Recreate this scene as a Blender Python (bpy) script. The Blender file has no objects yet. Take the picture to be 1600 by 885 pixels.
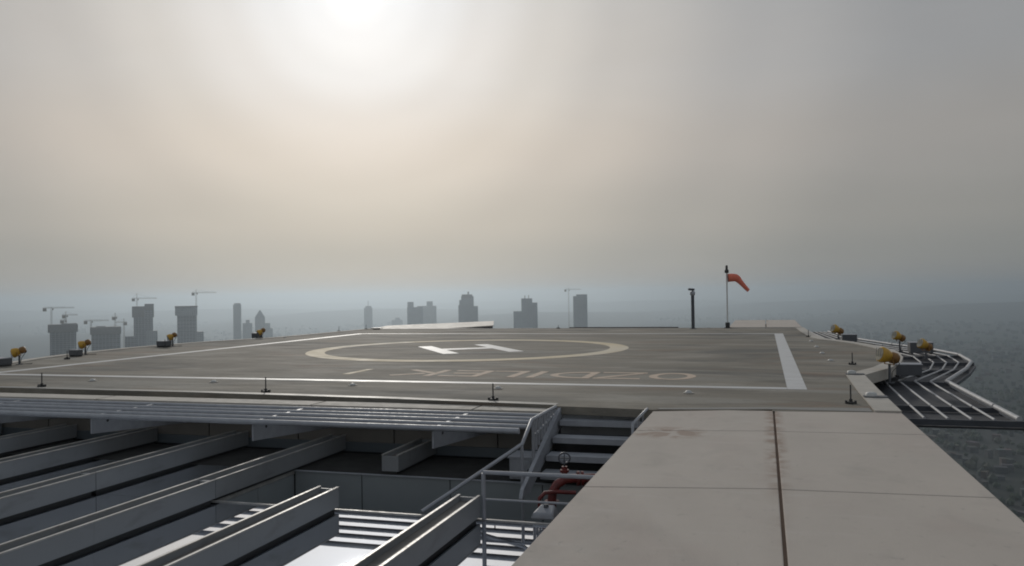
import bpy, math, random
from mathutils import Vector, Matrix
R = math.radians
S = bpy.context.scene
COL = S.collection
PI = math.pi

# ------------------------------------------------------------ camera
CAM_H = 1.7
cam = bpy.data.cameras.new('camera'); camo = bpy.data.objects.new('camera', cam); COL.objects.link(camo)
f_px, pitch, yaw, roll = 1295.8, 0.013451, 0.295056, -0.014768
cam.sensor_width = 36.0; cam.lens = f_px / 1600.0 * 36.0
cam.clip_start = 0.05; cam.clip_end = 90000
camo.matrix_world = (Matrix.Translation((0, 0, CAM_H)) @ Matrix.Rotation(yaw, 4, 'Z') @
                     Matrix.Rotation(PI/2 + pitch, 4, 'X') @ Matrix.Rotation(roll, 4, 'Z'))
S.camera = camo

# ------------------------------------------------------------ sky, sun, exposure
SUN_EL, SUN_AZ = R(19.9), R(-27.4)          # azimuth measured from +Y towards +X
sdir = Vector((math.sin(SUN_AZ)*math.cos(SUN_EL), math.cos(SUN_AZ)*math.cos(SUN_EL), math.sin(SUN_EL)))
world = bpy.data.worlds.new('World'); S.world = world; world.use_nodes = True
nt = world.node_tree; nt.nodes.clear()
def N(t, tree=None, **kw):
    n = (tree or nt).nodes.new(t)
    for k, v in kw.items(): setattr(n, k, v)
    return n
def setin(n, **kw):
    for k, v in kw.items(): n.inputs[k].default_value = v
out = N('ShaderNodeOutputWorld'); bg = N('ShaderNodeBackground'); bg.inputs['Strength'].default_value = 0.1
sky = N('ShaderNodeTexSky', sky_type='NISHITA', sun_disc=False)
sky.sun_elevation = SUN_EL; sky.sun_rotation = SUN_AZ
sky.altitude = 200; sky.air_density = 1.0; sky.dust_density = 1.0; sky.ozone_density = 1.0
geo = N('ShaderNodeTexCoord')
def math_node(op, a, b=None, c=None):
    m = N('ShaderNodeMath', operation=op)
    for i, v in enumerate((a, b, c)):
        if v is None: continue
        if isinstance(v, (int, float)): m.inputs[i].default_value = v
        else: nt.links.new(v, m.inputs[i])
    return m.outputs[0]
dot = N('ShaderNodeVectorMath', operation='DOT_PRODUCT'); nt.links.new(geo.outputs['Generated'], dot.inputs[0]); dot.inputs[1].default_value = sdir
ang = math_node('ARCCOSINE', math_node('MINIMUM', dot.outputs['Value'], 1.0))   # angle to the sun
sep = N('ShaderNodeSeparateXYZ'); nt.links.new(geo.outputs['Generated'], sep.inputs[0])
# thin overcast veil: its brightness falls off with the angle from the sun
def ramp(src, stops, scale):
    mr = N('ShaderNodeMapRange'); nt.links.new(src, mr.inputs['Value']); mr.inputs['From Max'].default_value = scale
    r = N('ShaderNodeValToRGB'); nt.links.new(mr.outputs[0], r.inputs[0]); r.color_ramp.interpolation = 'EASE'
    e = r.color_ramp.elements
    while len(e) < len(stops): e.new(0.5)
    for k, (p, c) in enumerate(stops): e[k].position = p; e[k].color = (*c, 1)
    return r.outputs[0]
veil = ramp(ang, [(0.0, (1.02, 1.02, 1.01)), (0.035, (.85, .85, .84)), (0.065, (.77, .765, .75)), (0.10, (.69, .67, .64)), (0.154, (.585, .56, .52)),
                  (0.21, (.49, .47, .44)), (0.32, (.365, .362, .355)), (0.43, (.28, .285, .288)), (0.62, (.255, .265, .27)), (1.0, (.31, .325, .335))], 1.45)
# streaky cloud structure
mp = N('ShaderNodeMapping'); mp.inputs['Scale'].default_value = (1.6, 1.6, 5.5); mp.inputs['Rotation'].default_value = (R(8), R(-6), R(20))
nt.links.new(geo.outputs['Generated'], mp.inputs[0])
nz = N('ShaderNodeTexNoise'); nz.inputs['Scale'].default_value = 1.7; nz.inputs['Detail'].default_value = 5; nz.inputs['Roughness'].default_value = .5; nz.inputs['Distortion'].default_value = .5
nt.links.new(mp.outputs[0], nz.inputs['Vector'])
cl = N('ShaderNodeMapRange'); nt.links.new(nz.outputs['Fac'], cl.inputs['Value'])
setin(cl, **{'From Min': .25, 'From Max': .75, 'To Min': .95, 'To Max': 1.04})
vm = N('ShaderNodeVectorMath', operation='SCALE'); nt.links.new(veil, vm.inputs[0])
nt.links.new(math_node('MULTIPLY', cl.outputs[0], 10.5), vm.inputs['Scale'])
# the sky is cooler high up, warmer low
warm = ramp(sep.outputs['Z'], [(0.0, (.74, .745, .745)), (.07, (.815, .80, .765)), (.16, (.965, .91, .84)), (.30, (1.10, 1.02, .945)), (.48, (1.05, 1.03, 1.02)), (.75, (.975, 1.01, 1.055)), (1.0, (.97, 1.01, 1.09))], .55)
wm = N('ShaderNodeVectorMath', operation='MULTIPLY'); nt.links.new(vm.outputs[0], wm.inputs[0]); nt.links.new(warm, wm.inputs[1])
mx = N('ShaderNodeMix', data_type='RGBA'); mx.inputs['Factor'].default_value = .97
nt.links.new(sky.outputs[0], mx.inputs['A']); nt.links.new(wm.outputs[0], mx.inputs['B'])
nt.links.new(mx.outputs['Result'], bg.inputs['Color']); nt.links.new(bg.outputs[0], out.inputs['Surface'])

sun = bpy.data.lights.new('sun', 'SUN'); sun.energy = 1.2; sun.angle = R(5); sun.color = (1, .95, .87)
suno = bpy.data.objects.new('sun', sun); COL.objects.link(suno)
suno.rotation_euler = sdir.to_track_quat('Z', 'Y').to_euler(); suno.location = (0, 0, 30)

S.view_settings.view_transform = 'Standard'; S.view_settings.look = 'None'
S.view_settings.exposure = 0.0; S.view_settings.gamma = 1.0; S.view_settings.use_curve_mapping = False
S.cycles.use_denoising = True; S.cycles.filter_width = 1.9
S.cycles.max_bounces = 8; S.cycles.volume_bounces = 2; S.cycles.sample_clamp_indirect = 6

# ------------------------------------------------------------ materials
def mat(name, base, rough=.6, metal=0.0, var=None, scale=3.0, stretch=(1, 1, 1), bump=0.0, bscale=60, detail=6, spec=.5, layers=(), coords='Object'):
    """Principled material; var = second colour mixed in by noise; layers = list of (colour, scale, stretch, lo, hi, amount)."""
    m = bpy.data.materials.new(name); m.use_nodes = True; t = m.node_tree
    b = t.nodes['Principled BSDF']; b.inputs['Roughness'].default_value = rough; b.inputs['Metallic'].default_value = metal
    b.inputs['Specular IOR Level'].default_value = spec
    tc = t.nodes.new('ShaderNodeTexCoord')
    def noise(sc, st, det=detail, dist=.0):
        mpn = t.nodes.new('ShaderNodeMapping'); mpn.inputs['Scale'].default_value = st; t.links.new(tc.outputs[coords], mpn.inputs[0])
        n = t.nodes.new('ShaderNodeTexNoise'); n.inputs['Scale'].default_value = sc; n.inputs['Detail'].default_value = det; n.inputs['Distortion'].default_value = dist
        n.inputs['Roughness'].default_value = .6
        t.links.new(mpn.outputs[0], n.inputs['Vector']); return n.outputs['Fac']
    def mixc(fac, a, bcol):
        x = t.nodes.new('ShaderNodeMix'); x.data_type = 'RGBA'; t.links.new(fac, x.inputs['Factor'])
        if isinstance(a, tuple): x.inputs['A'].default_value = (*a, 1)
        else: t.links.new(a, x.inputs['A'])
        x.inputs['B'].default_value = (*bcol, 1); return x.outputs['Result']
    def rng(src, lo, hi, to=1.0):
        r = t.nodes.new('ShaderNodeMapRange'); t.links.new(src, r.inputs['Value']); r.inputs['From Min'].default_value = lo; r.inputs['From Max'].default_value = hi; r.inputs['To Max'].default_value = to
        return r.outputs[0]
    c = base
    if var: c = mixc(rng(noise(scale, stretch), .3, .7), c, var)
    for (lc, sc, st, lo, hi, amt) in layers: c = mixc(rng(noise(sc, st, 8, .6), lo, hi, amt), c, lc)
    if isinstance(c, tuple): b.inputs['Base Color'].default_value = (*c, 1)
    else: t.links.new(c, b.inputs['Base Color'])
    if bump:
        bp = t.nodes.new('ShaderNodeBump'); bp.inputs['Strength'].default_value = bump; bp.inputs['Distance'].default_value = .01
        t.links.new(noise(bscale, (1, 1, 1)), bp.inputs['Height']); t.links.new(bp.outputs[0], b.inputs['Normal'])
    if var:
        t.links.new(rng2(t, noise(scale*3, stretch), rough), b.inputs['Roughness'])
    return m
def rng2(t, src, rough):
    r = t.nodes.new('ShaderNodeMapRange'); t.links.new(src, r.inputs['Value'])
    r.inputs['From Min'].default_value = .3; r.inputs['From Max'].default_value = .7
    r.inputs['To Min'].default_value = max(0, rough-.08); r.inputs['To Max'].default_value = min(1, rough+.08); return r.outputs[0]

M = {}
M['deck'] = mat('deck_coating', (.25, .225, .185), .82, var=(.168, .154, .128), scale=.55, stretch=(.35, 1.6, 1), bump=.8, bscale=25, spec=.12,
    layers=[((.33, .31, .27), .7, (.5, 1.3, 1), .50, .64, .6), ((.10, .10, .092), .3, (.6, 1.2, 1), .48, .64, .8),
            ((.30, .29, .26), .22, (.5, 2.4, 1), .54, .64, .5), ((.21, .135, .09), .5, (.5, 1.8, 1), .56, .7, .6), ((.11, .105, .095), 2.5, (.35, 1.8, 1), .55, .72, .5), ((.13, .125, .115), 8, (.8, 1.2, 1), .55, .75, .6), ((.36, .34, .30), 14, (.8, 1.2, 1), .66, .74, .5)])
M['deck_edge'] = mat('deck_edge_dark', (.15, .155, .145), .6, var=(.22, .21, .19), scale=1.2, stretch=(.5, 1.5, 1), bump=.3, bscale=30)
M['curb'] = mat('precast_curb', (.46, .425, .375), .8, var=(.36, .335, .295), scale=2, layers=[((.18, .15, .12), 3, (1, 1, 1), .6, .75, .5)], bump=.3)
M['walk'] = mat('precast_walkway', (.48, .43, .378), .88, var=(.425, .381, .336), scale=.8, stretch=(1, .7, 1), bump=.25, bscale=50, spec=.3,
    layers=[((.42, .34, .30), .9, (1, .5, 1), .5, .75, .5), ((.30, .275, .245), 1.6, (1, .6, 1), .54, .76, .45), ((.50, .46, .42), 3.1, (.4, 2.2, 1), .58, .7, .45), ((.20, .19, .175), 9, (1, 1, 1), .62, .74, .4), ((.14, .12, .105), 26, (1, 1, 1), .71, .76, .6), ((.30, .28, .26), 70, (1, 1, 1), .60, .72, .5)])
M['pale_plate'] = mat('pale_plate', (.66, .61, .54), .7, var=(.58, .54, .48), scale=1)
_t = M['walk'].node_tree; _b2 = _t.nodes['Principled BSDF']; _old = _b2.inputs['Base Color'].links[0].from_socket
_tc = _t.nodes.new('ShaderNodeTexCoord'); _sp = _t.nodes.new('ShaderNodeSeparateXYZ'); _t.links.new(_tc.outputs['Object'], _sp.inputs[0])
def _m(op, a, b=0.0):
    q = _t.nodes.new('ShaderNodeMath'); q.operation = op; q.use_clamp = op == 'SUBTRACT_C'
    for i, v in enumerate((a, b)):
        if isinstance(v, (int, float)): q.inputs[i].default_value = v
        else: _t.links.new(v, q.inputs[i])
    return q.outputs[0]
_n = _t.nodes.new('ShaderNodeTexNoise'); _n.inputs['Scale'].default_value = 3.2; _n.inputs['Detail'].default_value = 7; _n.inputs['Distortion'].default_value = 1.0; _t.links.new(_tc.outputs['Object'], _n.inputs['Vector'])
_f1 = _m('MAXIMUM', _m('SUBTRACT', 1.0, _m('DIVIDE', _m('ABSOLUTE', _m('SUBTRACT', _sp.outputs['X'], .09)), .14)), 0.0)
_f1 = _m('MULTIPLY', _f1, _m('MAXIMUM', _m('MINIMUM', _m('MULTIPLY', _m('SUBTRACT', _sp.outputs['Y'], 1.5), .35), 1.0), .15))
_dx = _m('DIVIDE', _m('ADD', _sp.outputs['X'], 1.15), .55); _dy = _m('DIVIDE', _m('SUBTRACT', _sp.outputs['Y'], 5.15), .5)
_f2 = _m('MAXIMUM', _m('SUBTRACT', 1.0, _m('SQRT', _m('ADD', _m('MULTIPLY', _dx, _dx), _m('MULTIPLY', _dy, _dy)))), 0.0)
_rf = _m('MULTIPLY', _m('MAXIMUM', _f1, _m('MULTIPLY', _f2, 1.6)), _m('MAXIMUM', _m('MULTIPLY', _m('SUBTRACT', _n.outputs['Fac'], .40), 4.0), 0.0))
_rf = _m('MINIMUM', _rf, .5)
_x = _t.nodes.new('ShaderNodeMix'); _x.data_type = 'RGBA'; _t.links.new(_rf, _x.inputs['Factor']); _t.links.new(_old, _x.inputs['A']); _x.inputs['B'].default_value = (.20, .11, .065, 1)
_t.links.new(_x.outputs['Result'], _b2.inputs['Base Color'])
M['joint'] = mat('joint_filler', (.17, .12, .085), .9, var=(.22, .15, .11), scale=2)
M['rust'] = mat('rust_stain', (.24, .135, .08), .9, var=(.30, .22, .17), scale=5)
M['white_paint'] = mat('white_paint', (.56, .56, .56), .55, var=(.45, .445, .43), scale=1.5, stretch=(.5, 2, 1), bump=.2, bscale=40,
    layers=[((.30, .285, .26), 3.0, (.6, 1.6, 1), .56, .72, .55)])
M['cream_paint'] = mat('cream_paint', (.56, .465, .30), .75, var=(.48, .38, .23), scale=.6, bump=.2, bscale=40, layers=[((.56, .51, .42), .35, (1, 1, 1), .45, .6, .6), ((.28, .24, .19), 4, (.6, 1.6, 1), .58, .75, .5)])
M['faded_paint'] = mat('faded_lettering_paint', (.52, .40, .30), .8, var=(.44, .33, .245), scale=2, layers=[((.23, .20, .17), 3, (.6, 1.6, 1), .5, .7, .6)])
M['fin'] = mat('grey_fin_panel', (.26, .27, .28), .45, var=(.215, .225, .235), scale=1.2, stretch=(1, .4, 1), spec=.5, layers=[((.13, .125, .12), 5, (1, .3, 1), .56, .75, .5), ((.12, .115, .11), 2.2, (3.5, 3.5, .3), .60, .72, .5)])
M['recess'] = mat('recess_panel', (.26, .285, .295), .6, var=(.22, .24, .25), scale=1)
M['fin_lip'] = mat('worn_glint_fin_edge', (.46, .45, .43), .5, metal=.3, var=(.30, .29, .275), scale=6, layers=[((.14, .13, .12), 8, (1, 1, 1), .6, .75, .6)])  # worn lip metal, base colour lightened to imitate the sun's glint
M['fin_in'] = mat('fin_tray', (.19, .175, .155), .8, var=(.13, .12, .11), scale=5)
M['membrane'] = mat('dark_roof_membrane', (.028, .027, .026), .9, var=(.04, .04, .038), scale=2, spec=.2)
M['glass'] = mat('mirrored_roof_glass', (.78, .81, .86), .014, metal=1.0, var=(.74, .77, .83), scale=.7)
_b = M['glass'].node_tree.nodes['Principled BSDF']
for l in list(M['glass'].node_tree.links):
    if l.to_socket == _b.inputs['Roughness']: M['glass'].node_tree.links.remove(l)
M['glass_trim'] = mat('roof_glass_trim', (.30, .30, .30), .5, metal=.3)
M['wall'] = mat('precast_roof_wall', (.20, .185, .165), .8, var=(.16, .15, .135), scale=1.5, bump=.2)
M['wall_low'] = mat('wall_flashing', (.10, .12, .135), .5)
M['steel'] = mat('galvanised_steel', (.33, .345, .37), .5, metal=.1, var=(.26, .27, .295), scale=6)
M['rail_dark'] = mat('dark_steel', (.09, .095, .11), .5, metal=.3, var=(.06, .065, .075), scale=4)
M['rail_grey'] = mat('worn_grey_rail', (.46, .46, .46), .6, metal=0, var=(.34, .34, .35), scale=5)
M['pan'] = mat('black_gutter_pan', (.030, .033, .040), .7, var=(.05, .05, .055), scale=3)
M['black'] = mat('black_iron', (.03, .03, .03), .6)
M['yellow'] = mat('yellow_lamp_enamel', (.58, .34, .03), .5, var=(.42, .23, .025), scale=9)
M['orange_dark'] = mat('weathered_amber_enamel', (.26, .12, .02), .5, var=(.15, .08, .02), scale=12)
M['lens'] = mat('lamp_lens', (.30, .28, .22), .1)
M['box'] = mat('grey_box_enamel', (.10, .105, .115), .5, var=(.075, .08, .09), scale=4)
M['stone_white'] = mat('pale_plastic', (.52, .52, .50), .5, var=(.42, .42, .41), scale=5)
M['red'] = mat('red_pipe_enamel', (.17, .022, .018), .5, var=(.09, .016, .014), scale=14, layers=[((.10, .06, .04), 20, (1, 1, 1), .6, .7, .6)])
M['windsock'] = mat('orange_windsock_fabric', (.78, .20, .13), .9, var=(.66, .16, .10), scale=6)
M['pole'] = mat('pale_pole_paint', (.62, .63, .61), .5)
M['ground'] = mat('city_ground', (.034, .040, .034), .95, var=(.05, .05, .046), scale=.004, spec=.1,
    layers=[((.025, .034, .024), .0025, (1, 1, 1), .5, .6, .8), ((.07, .066, .062), .02, (1, 1, 1), .58, .66, .6)])
M['facade'] = mat('dark_glass_facade', (.06, .075, .085), .25)

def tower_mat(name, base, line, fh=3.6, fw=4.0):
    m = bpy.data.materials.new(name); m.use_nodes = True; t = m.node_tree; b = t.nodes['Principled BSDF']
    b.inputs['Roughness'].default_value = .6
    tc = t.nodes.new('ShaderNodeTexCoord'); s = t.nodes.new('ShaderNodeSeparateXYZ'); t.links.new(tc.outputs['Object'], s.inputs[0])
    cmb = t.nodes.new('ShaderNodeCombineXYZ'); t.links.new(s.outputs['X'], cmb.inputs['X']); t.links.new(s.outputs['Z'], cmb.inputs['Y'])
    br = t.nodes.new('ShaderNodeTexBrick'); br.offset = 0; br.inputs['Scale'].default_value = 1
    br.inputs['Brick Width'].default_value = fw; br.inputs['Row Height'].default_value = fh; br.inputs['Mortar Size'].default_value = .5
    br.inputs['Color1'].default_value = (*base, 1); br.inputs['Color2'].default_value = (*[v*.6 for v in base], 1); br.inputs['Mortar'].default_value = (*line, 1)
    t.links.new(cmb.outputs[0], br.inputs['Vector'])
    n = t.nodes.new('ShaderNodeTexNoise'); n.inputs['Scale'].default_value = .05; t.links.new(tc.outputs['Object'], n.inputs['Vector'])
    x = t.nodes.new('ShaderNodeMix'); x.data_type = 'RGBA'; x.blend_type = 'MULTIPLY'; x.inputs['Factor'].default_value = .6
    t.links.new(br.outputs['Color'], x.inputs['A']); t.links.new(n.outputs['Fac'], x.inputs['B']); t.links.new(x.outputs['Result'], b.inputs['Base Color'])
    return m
M['tower_raw'] = tower_mat('raw_concrete_tower', (.02, .035, .055), (.17, .20, .24), 3.8, 6)  # bluish base and lines carry the tint of distant haze
M['tower_glass'] = tower_mat('glass_tower', (.04, .075, .11), (.15, .20, .25), 4, 4)  # pane and frame colours blued for the haze
M['tower_pale'] = tower_mat('pale_tower', (.12, .16, .20), (.22, .25, .28), 4, 4)  # pale tone with some haze blue put into it
M['tower_net'] = tower_mat('netted_tower_top', (.09, .085, .08), (.05, .05, .05), 3.8, 2.5)
M['tower_strip'] = tower_mat('bare_concrete_column', (.50, .52, .54), (.38, .38, .39), 4, 4)
M['crane'] = mat('crane_steel', (.14, .11, .07), .6)

# city: one colour per building through a mesh colour attribute
cm = bpy.data.materials.new('city_blocks'); cm.use_nodes = True
_a = cm.node_tree.nodes.new('ShaderNodeAttribute'); _a.attribute_name = 'Tone'
_p = cm.node_tree.nodes['Principled BSDF']; _p.inputs['Roughness'].default_value = .9
cm.node_tree.links.new(_a.outputs['Color'], _p.inputs['Base Color']); M['city'] = cm

# ------------------------------------------------------------ mesh helpers
class MB:
    def __init__(s): s.v = []; s.f = []; s.smooth = set(); s.tone = None
    def add(s, vs, fs, smooth=False):
        o = len(s.v); s.v += [tuple(p) for p in vs]
        for f in fs:
            if smooth: s.smooth.add(len(s.f))
            s.f.append(tuple(o+i for i in f))
        return s
    def box(s, x0, x1, y0, y1, z0, z1):
        return s.add([(x0,y0,z0),(x1,y0,z0),(x1,y1,z0),(x0,y1,z0),(x0,y0,z1),(x1,y0,z1),(x1,y1,z1),(x0,y1,z1)],
                     [(0,3,2,1),(4,5,6,7),(0,1,5,4),(1,2,6,5),(2,3,7,6),(3,0,4,7)])
    def obox(s, c, ax, ay, az, hx, hy, hz):
        c = Vector(c); P = []
        for k in (-1, 1):
            for (i, j) in ((-1,-1),(1,-1),(1,1),(-1,1)): P.append(c + ax*hx*i + ay*hy*j + az*hz*k)
        return s.add(P, [(0,3,2,1),(4,5,6,7),(0,1,5,4),(1,2,6,5),(2,3,7,6),(3,0,4,7)])
    def bar(s, a, b, w, h, up=Vector((0,0,1))):
        a, b = Vector(a), Vector(b); d = (b-a); L = d.length; d.normalize()
        x = d.cross(up)
        if x.length < 1e-4: x = d.cross(Vector((0,1,0)))
        x.normalize(); u = x.cross(d)
        return s.obox((a+b)/2, x, d, u, w/2, L/2, h/2)
    def tube(s, pts, r, n=8, cap=True, closed=False):
        pts = [Vector(p) for p in pts]; m = len(pts); rs = r if isinstance(r, (list, tuple)) else [r]*m
        up = None; rings = []
        for i, p in enumerate(pts):
            if closed: t = pts[(i+1)%m]-pts[i-1]
            elif i == 0: t = pts[1]-p
            elif i == m-1: t = p-pts[i-1]
            else: t = (pts[i+1]-p).normalized()+(p-pts[i-1]).normalized()
            t.normalize()
            if up is None:
                up = Vector((0,0,1)) if abs(t.z) < .9 else Vector((0,1,0))
            x = t.cross(up); x.normalize(); y = x.cross(t); up = y
            rings.append([p+(x*math.cos(2*PI*k/n)+y*math.sin(2*PI*k/n))*rs[i] for k in range(n)])
        vs = [q for rg in rings for q in rg]; fs = []
        for i in range(m if closed else m-1):
            j = (i+1) % m
            for k in range(n):
                l = (k+1) % n; fs.append((i*n+k, j*n+k, j*n+l, i*n+l))
        s.add(vs, fs, True)
        if cap and not closed:
            s.add(rings[0], [tuple(range(n))]); s.add(rings[-1], [tuple(reversed(range(n)))])
        return s
    def prism(s, poly, z0, z1):
        n = len(poly)
        vs = [(x,y,z0) for x,y in poly]+[(x,y,z1) for x,y in poly]
        return s.add(vs, [tuple(reversed(range(n))), tuple(range(n,2*n))]+[(i,(i+1)%n,n+(i+1)%n,n+i) for i in range(n)])
    def ribbon(s, a, b, z0, z1, closed=False):
        """solid strip between polylines a (inner) and b (outer)"""
        n = len(a); rng_ = range(n if closed else n-1)
        vs = [(x,y,z0) for x,y in a]+[(x,y,z0) for x,y in b]+[(x,y,z1) for x,y in a]+[(x,y,z1) for x,y in b]
        fs = []
        for i in rng_:
            j = (i+1)%n
            fs += [(2*n+i,2*n+j,3*n+j,3*n+i),(i,n+i,n+j,j),(i,j,2*n+j,2*n+i),(n+i,3*n+i,3*n+j,n+j)]
        if not closed: fs += [(0,2*n,3*n,n),(n-1,2*n-1,4*n-1,3*n-1)]
        return s.add(vs, fs)
    def build(s, name, m, parent=None, at=None, bevel=0, **props):
        org = Vector(at) if at else (W0(parent) if parent else Vector((0,0,0)))
        me = bpy.data.meshes.new(name); me.from_pydata([tuple(Vector(p)-org) for p in s.v], [], s.f)
        for i, p in enumerate(me.polygons): p.use_smooth = i in s.smooth
        me.materials.append(M[m] if isinstance(m, str) else m)
        if not s.smooth or True:
            import bmesh
            bm = bmesh.new(); bm.from_mesh(me); bmesh.ops.recalc_face_normals(bm, faces=bm.faces); bm.to_mesh(me); bm.free()
        if s.tone:
            at_ = me.color_attributes.new('Tone', 'FLOAT_COLOR', 'CORNER')
            k = 0
            for p in me.polygons:
                c = s.tone[p.index]
                for _ in p.loop_indices: at_.data[k].color = c; k += 1
        o = bpy.data.objects.new(name, me); COL.objects.link(o); o['_o'] = tuple(org)
        if parent: o.parent = parent
        else: o.location = org
        if bevel:
            b = o.modifiers.new('bevel', 'BEVEL'); b.width = bevel; b.segments = 2; b.limit_method = 'ANGLE'
        for k, v in props.items(): o[k] = v
        return o
def W0(o): return Vector(o['_o'])
def thing(name, loc, label, cat, group=None):
    o = bpy.data.objects.new(name, None); COL.objects.link(o); o.location = loc; o.empty_display_size = .1; o['_o'] = tuple(loc)
    o['label'] = label; o['category'] = cat
    if group: o['group'] = group
    return o
def dup(root, loc, label=None, rz=None, scale=None):
    r = root.copy(); COL.objects.link(r); r.location = loc
    if rz is not None: r.rotation_euler = (0, 0, rz)
    if scale: r.scale = scale
    if label: r['label'] = label
    for ch in list(root.children):
        c = ch.copy(); COL.objects.link(c); c.parent = r
        for g in list(ch.children):
            d = g.copy(); COL.objects.link(d); d.parent = c
    return r

# ------------------------------------------------------------ directions from the camera (used only to place far things at real distances)
Rm = camo.matrix_world.to_3x3()
def ray(px, py): return Rm @ Vector(((px-800)/f_px, (442.5-py)/f_px, -1.0))
def at_dist(px, py, D):
    d = ray(px, py); k = D / math.hypot(d.x, d.y); return Vector((0, 0, CAM_H)) + d*k

# ============================================================ GROUND AND CITY
GZ = -240.0
random.seed(7)
g = MB()
nr, na = 40, 96
gv = [(0, 0, GZ)]; gf = []
for i in range(1, nr+1):
    r = 24000*(i/nr)**1.7
    for k in range(na):
        a = 2*PI*k/na
        h = 0
        if r > 2500:
            w = min(1, (r-2500)/6000); h = w*(38*math.sin(a*9+r*.0006)+30*math.sin(a*17-r*.0011+1.3)+30)
        gv.append((r*math.sin(a), r*math.cos(a), GZ+h))
for k in range(na): gf.append((0, 1+k, 1+(k+1)%na))
for i in range(nr-1):
    for k in range(na):
        a0 = 1+i*na+k; a1 = 1+i*na+(k+1)%na; gf.append((a0, a0+na, a1+na, a1))
g.add(gv, gf, True); g.build('ground', 'ground', kind='structure')

def city():
    m = MB(); m.tone = []
    for i in range(15000):
        az = R(random.uniform(-62, 28)); u = random.random()
        r = 420 + 8500*u**1.8
        if -.36 < az - R(-2) < .0 and r < 500: continue
        x, y = r*math.sin(az), r*math.cos(az)
        dens = math.sin(x*.004)+math.sin(y*.0053+1)+math.sin((x+y)*.0021)
        if dens < -.1 and random.random() < .8: continue
        w, d = random.uniform(8, 20), random.uniform(8, 26); h = random.uniform(6, 17)
        if random.random() < .03: h *= 2.3; w *= 1.3
        if az > R(2) and r < 3000:
            if random.random() < .55: continue
            w *= .6; d *= .6; h *= .7
        q = random.choice((0, .3, .9, 1.25)) + math.sin(x*.002)*.5
        cx, sx = math.cos(q), math.sin(q)
        base = [(x+cx*a*w/2-sx*b*d/2, y+sx*a*w/2+cx*b*d/2) for a, b in ((-1,-1),(1,-1),(1,1),(-1,1))]
        m.add([(p[0],p[1],GZ-2) for p in base]+[(p[0],p[1],GZ+h) for p in base], [(4,5,6,7),(0,1,5,4),(1,2,6,5),(2,3,7,6),(3,0,4,7)])
        t = random.choice(((.09,.088,.085),(.13,.125,.12),(.07,.07,.07),(.15,.10,.08),(.2,.195,.19),(.05,.055,.06)))
        t = tuple(v*.45 for v in t)
        if random.random() < .02: t = (.34,.34,.33)
        rf = tuple(v*random.uniform(.6, 1.2) for v in t)
        m.tone += [(*rf,1)]+[(*t,1)]*4
    m.build('city_blocks', 'city', kind='stuff', label='low hazy city blocks spread over the plain below the roof', category='city')
def woods():
    m = MB(); m.tone = []
    ico = [(0,0,1),(.9,0,.35),(.28,.85,.4),(-.72,.52,.3),(-.72,-.52,.42),(.28,-.85,.3),(.6,.45,-.4),(-.25,.75,-.4),(-.8,0,-.4),(-.25,-.75,-.4),(.6,-.45,-.4)]
    fc = [(0,1,2),(0,2,3),(0,3,4),(0,4,5),(0,5,1),(1,6,2),(2,6,7),(2,7,3),(3,7,8),(3,8,4),(4,8,9),(4,9,5),(5,9,10),(5,10,1),(1,10,6)]
    for i in range(14000):
        az = R(random.uniform(-60, 27)) if i % 3 else R(random.uniform(4, 24)); r = 430 + 3800*random.random()**1.6
        x, y = r*math.sin(az), r*math.cos(az)
        dens = math.sin(x*.004)+math.sin(y*.0053+1)+math.sin((x+y)*.0021)
        if dens > .5 and random.random() < .75: continue
        s_ = random.uniform(3, 7.5); hz = random.uniform(.8, 1.5)
        q = random.random()*6.28
        m.add([(x+s_*(a*math.cos(q)-b*math.sin(q))*random.uniform(.8,1.2), y+s_*(a*math.sin(q)+b*math.cos(q)), GZ+s_*.6+s_*c*hz) for a,b,c in ico], fc)
        t = random.choice(((.032,.045,.024),(.045,.055,.03),(.028,.036,.024),(.055,.055,.035)))
        m.tone += [(*t,1)]*len(fc)
    m.build('woods', 'city', kind='stuff', label='dark treetops between the houses far below', category='trees')
city(); woods()

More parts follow.
